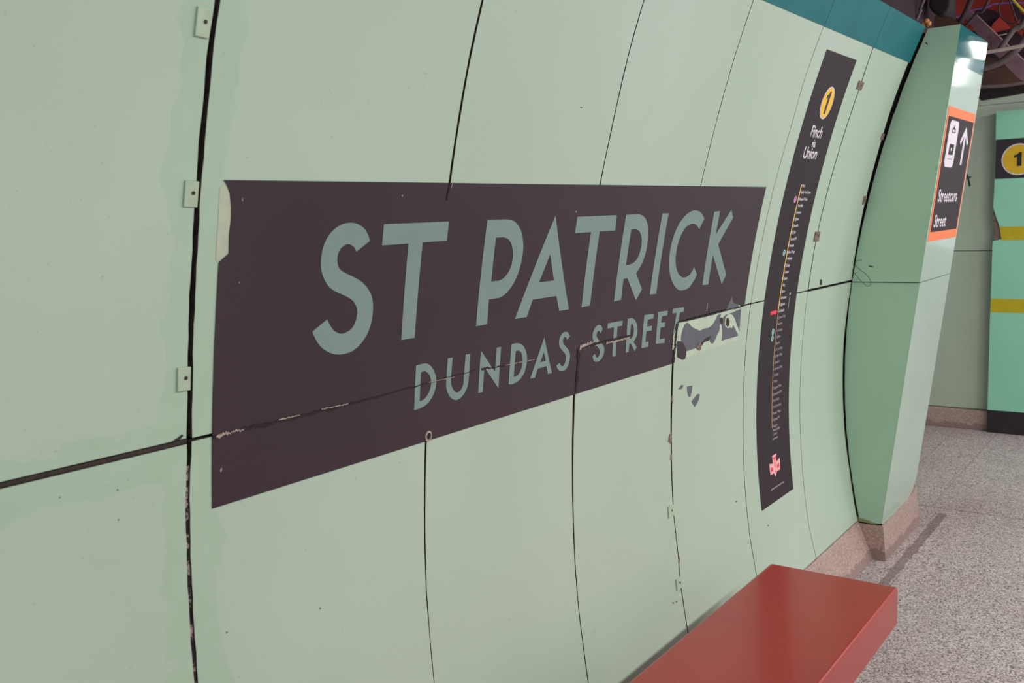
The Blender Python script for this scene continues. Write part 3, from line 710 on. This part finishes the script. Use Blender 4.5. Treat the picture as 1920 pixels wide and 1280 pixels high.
# rounded top of the far wall, arching upward towards the room
arch = [on_back(*q) for q in [(1835,186),(1860,179),(1890,172),(1920,166),(1960,160)]]
top = [(arch[0][0]-1.5, arch[0][1]-.2)] + arch + [(-.62, .60)]
kid(sheet('head_panel', [[(top[0][0], .498)]+[(-.62, .498)]+top[::-1][:-1]+[(top[0][0], .499)]], m_back, -.04, .04, M['back'], step=None), bw_)
bm = bmesh.new(); box(bm, (XB+.042, .63, FL), (10, 2.8, 1.2)); kid(finish(bm, 'backing', M['ceil']), bw_)
bm = bmesh.new(); box(bm, (XB-.03, .935, FL), (XB+.03, 2.8, -1.134)); o = finish(bm, 'baseboard_back', M['kerb']); tag(o, 'low pink terrazzo kerb at the foot of the far wall', kind='structure')
bevel(o, .004)
# board standing proud of the far wall
bo = empty('notice_board', wp(XB-.06, .6, FL)); tag(bo, 'blue-green board with two yellow stripes and a chipped edge, standing before the far wall', 'board')
XN = XB-.07
def nb(px, py): q = on_x(px, py, XN); return (-q.y, q.z)
def m_nb(u, v, h): return wp(XN, -u, v) + Vector((-h, 0, 0))
def nadd(name, loops, off, th, mats, bmin=None, **kw): return kid(sheet(name, loops, m_nb, off, th, mats, step=None, bmin=bmin, **kw), bo)
uR = -.64
e = [nb(*q) for q in [(1868,209),(1866,300),(1864,360),(1862,388),(1865,398),(1868,408),(1872,418),(1875,428),(1876,440),(1878,448),(1870,450),(1861,452),(1859,520),(1856,600),(1854,680),(1851.5,768)]]
zt = e[0][1]; zb_ = nb(1851.5,768)[1]
nadd('board_panel', [e+[(uR, zb_), (uR, zt)]], -.085, .085, [M['board'], M['dark_edge']], side_mat=1)
for (ya, yb_, cut) in ((425, 450, [(1874,425),(1876,438),(1878,449)]), (560, 585.5, None)):
    za = nb(1880, ya)[1]; zbb = nb(1880, yb_)[1]
    if cut: lf = [nb(*q) for q in cut]; lf[0] = (lf[0][0], za); lf[-1] = (lf[-1][0], zbb); lp = lf+[(uR, zbb), (uR, za)]
    else: lp = [(nb(1858,ya)[0], za), (nb(1857.3,yb_)[0], zbb), (uR, zbb), (uR, za)]
    nadd('stripe', [lp], .0005, .001, M['stripe'])
kid(sheet('broken_edge', [[nb(*q) for q in [(1862,385),(1868,405),(1873,420),(1875,430),(1877,448),(1868,452),(1862,448),(1867,435),(1862,415)]]], m_nb, -.06, .05, M['rust'], step=None), bo)
# base of the board
bm = bmesh.new(); box(bm, (XN, e[-1][0]*-1+.0, FL), (XB-.001, .66, zb_-.002)); kid(finish(bm, 'plinth', M['plinth_black']), bo)
ls = empty('line_number_sign', wp(XN, .7, .1)); tag(ls, 'square black sign with a yellow circle numbered 1 on the blue-green board', 'sign')
za, zbb = nb(1866,262)[1], nb(1866,335.5)[1]; ul = nb(1866.5,300)[0]
def ladd(*a_, **k_): o = nadd(*a_, **k_); o.parent = ls; o.matrix_parent_inverse = ls.matrix_basis.inverted(); return o
hs = za-zbb
ladd('sign_film', [rect(ul, zbb, min(ul+hs*1.05, uR), za)], .0005, .0015, M['black2'])
cl_ = nb(1878,299); cu_ = nb(1908,269); cd_ = nb(1908,328); rr = (cu_[1]-cd_[1])/2; cc = (cl_[0]+rr, (cu_[1]+cd_[1])/2)
ladd('badge_ring', [circle(cc[0], cc[1], rr, 44)], .0024, .0008, M['white'])
ladd('badge', [circle(cc[0], cc[1], rr*.93, 44)], .0034, .0008, M['yellow2'])
n1 = [(-.1,-.45),(.17,-.45),(.17,.48),(0,.48),(-.05,.36),(-.28,.27),(-.28,.13),(-.1,.17)]
ladd('badge_number', [[(cc[0]+x*rr, cc[1]+y*rr*.95) for x, y in n1]], .0044, .0008, M['plinth_black'])
# spray mark on the far wall
mk = sheet('scratch_mark', [[on_back(*q) for q in lp] for lp in ([(1812.5,327),(1815,326),(1820,348),(1817,350)],)], m_back, .0005, .001, M['grime'], step=None); tag(mk, 'small black scrawl on the far wall beside the streetcar sign', 'graffiti mark')
tube_pts = [on_x(*q, XB-.004) for q in [(1813,334),(1816,333),(1821,331)]]
o = tube('mark_stroke', [wp(*p) for p in tube_pts], .004, M['grime'], mk)

# dark ceiling and what hangs below it
bm = bmesh.new(); box(bm, (-2.4, -1.9, 1.35), (15, 2.8, 1.45)); o = finish(bm, 'ceiling', M['ceil']); tag(o, 'dark unfinished ceiling void above the wall panels', kind='structure')
bm = bmesh.new(); box(bm, (-2.4, .93, ZT-.2), (XP0+1.2, 1.0, 1.35)); o = finish(bm, 'wall_upper', M['ceil']); tag(o, 'dark rough wall above the panel heads', kind='structure')
def X3(px, py, X): return wp(*on_x(px, py, X))
def slab(name, px, X, th, mat, label, cat):
    a_ = [X3(x, y, X) for x, y in px]; b_ = [p+Vector((th, 0, 0)) for p in a_]
    o = prism(name, a_, b_, M[mat]); return tag(o, label, cat)
slab('steel_beam', [(1700,-330),(1770,-5),(1790,30),(1812,52),(1850,60),(1935,75),(2015,80),(2015,-330)], 5.1, .12, 'ceil_red', 'red-primed steel panel above the pillar, seen between the pipes', 'beam')
slab('steel_beam', [(1876,30),(1893,52),(1868,58),(1852,62),(1862,44)], 4.95, .05, 'ceil_red', 'small red-primed gusset plate right of the pillar head', 'beam')
slab('steel_beam', [(1818,34),(1835,14),(1866,20),(1884,36),(1899,62),(1872,64),(1846,44)], 5.0, .08, 'ceil', 'dark maroon slab added for the shade crossing the red panel above the pillar', 'beam')  # this and the next maroon slabs are added as shadows among the red
slab('steel_beam', [(1870,-80),(1886,-80),(1912,22),(1935,40),(1935,52),(1905,32)], 4.97, .06, 'ceil', 'dark maroon slab added for the shade at the upper right edge of the red panel', 'beam')
slab('steel_beam', [(1852,64),(1905,58),(1935,84),(1935,96),(1895,84),(1866,78)], 5.02, .06, 'ceil', 'dark maroon slab added for the shade below the small red gusset', 'beam')
slab('steel_beam', [(1806,28),(1822,20),(1874,70),(1925,118),(1935,160),(1908,146),(1868,104),(1850,88)], 4.6, .16, 'concrete', 'pinkish concrete-dusted beam running down to the right behind the pillar head', 'beam')
slab('steel_beam', [(1712,48),(1718,34),(1745,28),(1780,30),(1800,44),(1797,62),(1735,62)], 4.2, .10, 'ceil_brown', 'rusty brown bracket just above the gap between wall and pillar', 'bracket')
slab('ceiling_board', [(1836,104),(1868,110),(1925,150),(1925,152),(1838,168)], 5.3, .10, 'ceil_brown', 'brown board closing the ceiling edge above the far wall', 'board')
slab('steel_beam', [(1835,168),(1930,156),(1930,172),(1838,188)], 5.2, .05, 'gap', 'black strip filling the dark gap under the brown board', 'beam')  # black strip added to fill the dark gap above the far wall
def pipe(name, px, X, r, mat, label, cat):
    Xs = X if isinstance(X, (list, tuple)) else [X]*len(px)
    o = tube(name, [X3(x, y, k) for (x, y), k in zip(px, Xs)], r, M[mat]); return tag(o, label, cat)
pipe('conduit', [(1990,-330),(1965,-80),(1930,50),(1915,82),(1893,104),(1868,120),(1835,130)], 4.5, .019, 'pipe', 'thick grey-brown conduit curving down behind the pillar head', 'pipe')
pipe('conduit', [(1838,100),(1880,93),(1930,83),(2000,70)], 4.35, .010, 'pipe_light', 'pale straight conduit level with the teal band', 'pipe')
pipe('conduit', [(2020,-260),(1930,18),(1900,56),(1872,96)], 4.4, .014, 'pipe', 'grey conduit slanting down from the upper right corner', 'pipe')
pipe('conduit', [(1830,163),(1880,161),(1930,154),(2080,136)], 5.15, .011, 'pipe', 'long dull conduit along the head of the far wall', 'pipe')
pipe('hanger_rod', [(1960,-300),(1858,-10),(1830,26),(1806,54)], 4.3, .008, 'rod', 'thin rod slanting above the pillar head', 'rod')
pipe('hanger_rod', [(1940,-300),(1824,-10),(1812,20),(1799,44)], 4.3, .014, 'rod', 'thicker dark rod rising from the pillar corner', 'rod')
pipe('hanger_rod', [(1890,-330),(1737,-10),(1727,18),(1717,40)], 3.9, .007, 'pipe', 'leftmost grey rod above the wall end', 'rod')
pipe('hanger_rod', [(1900,-300),(1788,-10),(1780,12),(1770,30)], 4.1, .006, 'pipe', 'grey rod beside the dark junction box', 'rod')
o = slab('junction_box', [(1744,-20),(1784,-20),(1778,18),(1768,28),(1750,26),(1741,12)], 4.0, .12, 'gap', 'dark rounded box above the wall end', 'box'); bevel(o, .012, 3)
pipe('cable', [(1790,34),(1820,20),(1850,14),(1862,8),(1880,6),(1906,5),(1925,6)], 4.9, .004, 'cable_blue', 'thin violet cable running level in the upper right corner', 'cable')
pipe('cable', [(1893,-8),(1903,4),(1912,14),(1926,28)], 4.15, .006, 'cable_yellow', 'short yellow cable at the upper right edge', 'cable')
pipe('cable', [(1886,-8),(1873,12),(1876,30),(1890,42),(1902,44),(1912,36)], 4.35, .004, 'rod', 'black cable hanging in a loop before the red steel', 'cable')
pipe('cable', [(1842,72),(1862,68),(1885,64),(1912,56)], [4.62, 4.6, 4.7, 5.0], .003, 'pipe', 'fine grey cable sagging across the pinkish beam', 'cable')
pipe('cable', [(1890,-5),(1900,22),(1908,44),(1925,62)], 4.42, .004, 'rod', 'thin dark cable crossing the slanting conduit', 'cable')
bm = bmesh.new()
for (x, y, r) in ((1732,45,.010), (1737,40,.013), (1742,44,.011), (1739,47,.008)):
    q = X3(x, y, 3.55); mt = Matrix.Translation(q); bmesh.ops.create_icosphere(bm, subdivisions=2, radius=r, matrix=mt)
for v in bm.verts: v.co += Vector((nz(v.co.y*3, 1), nz(v.co.z*3, 2), nz(v.co.x*3, 3)))*.003
o = finish(bm, 'foam_blob', M['foam'], smooth=True); tag(o, 'orange blob of expanding foam at the top corner between wall and pillar', 'foam')
# loose wire sprouting from the joint by the pillar
def wv(px, py, h): u, v = on_wall(px, py); return m_wall(u, v, h)
pts = [X3(*q, XP0-d) for q, d in (((1599,492), .004), ((1612,505), .02), ((1626,516), .03), ((1633,530), .03), ((1626,536), .02), ((1612,524), .012), ((1600,510), .004))]
tag(tube('loose_wire', pts, .0011, M['wire'], sides=6), 'thin dark wire looping out of the joint beside the pillar', 'wire')
pts = [X3(*q, XP0-d) for q, d in (((1598,500), .002), ((1604,490), .015), ((1616,487), .02))]
tag(tube('loose_wire', pts, .0010, M['wire'], sides=6), 'short wire end pointing up from the joint beside the pillar', 'wire')
o = sheet('scuff', [[(-on_x(*q, XP0).y, on_x(*q, XP0).z) for q in lp] for lp in ([(1629,497),(1637,499),(1637,501),(1629,499)],)], m_side, .0003, .0004, M['grime'], step=None); kid(o, pier)
o = sheet('scuff', [[(-on_x(*q, XP0).y, on_x(*q, XP0).z) for q in lp] for lp in ([(1735,78),(1738,80),(1740,84),(1737,83)],)], m_side, .0003, .0004, M['grime'], step=None); kid(o, pier)

# ------------------------------------------------------------------ bench
be = empty('bench', wp(1.2, .71, FL)); tag(be, 'glossy red painted bench standing on the floor along the curved wall', 'bench')
bx0, bx1, by0, by1, bz0, bz1 = .15, 2.2685, .5565, .8675, -.984, -.8895
bm = bmesh.new(); box(bm, (bx0, by0, bz0), (bx1, by1, bz1))
s = kid(finish(bm, 'seat', M['bench']), be); bevel(s, .011, 4)
for x in (.45, 1.15, 1.85):
    bm = bmesh.new(); box(bm, (x-.05, by0+.05, FL), (x+.05, by1-.04, bz0+.002)); l = kid(finish(bm, 'leg', M['kerb']), be); bevel(l, .006)
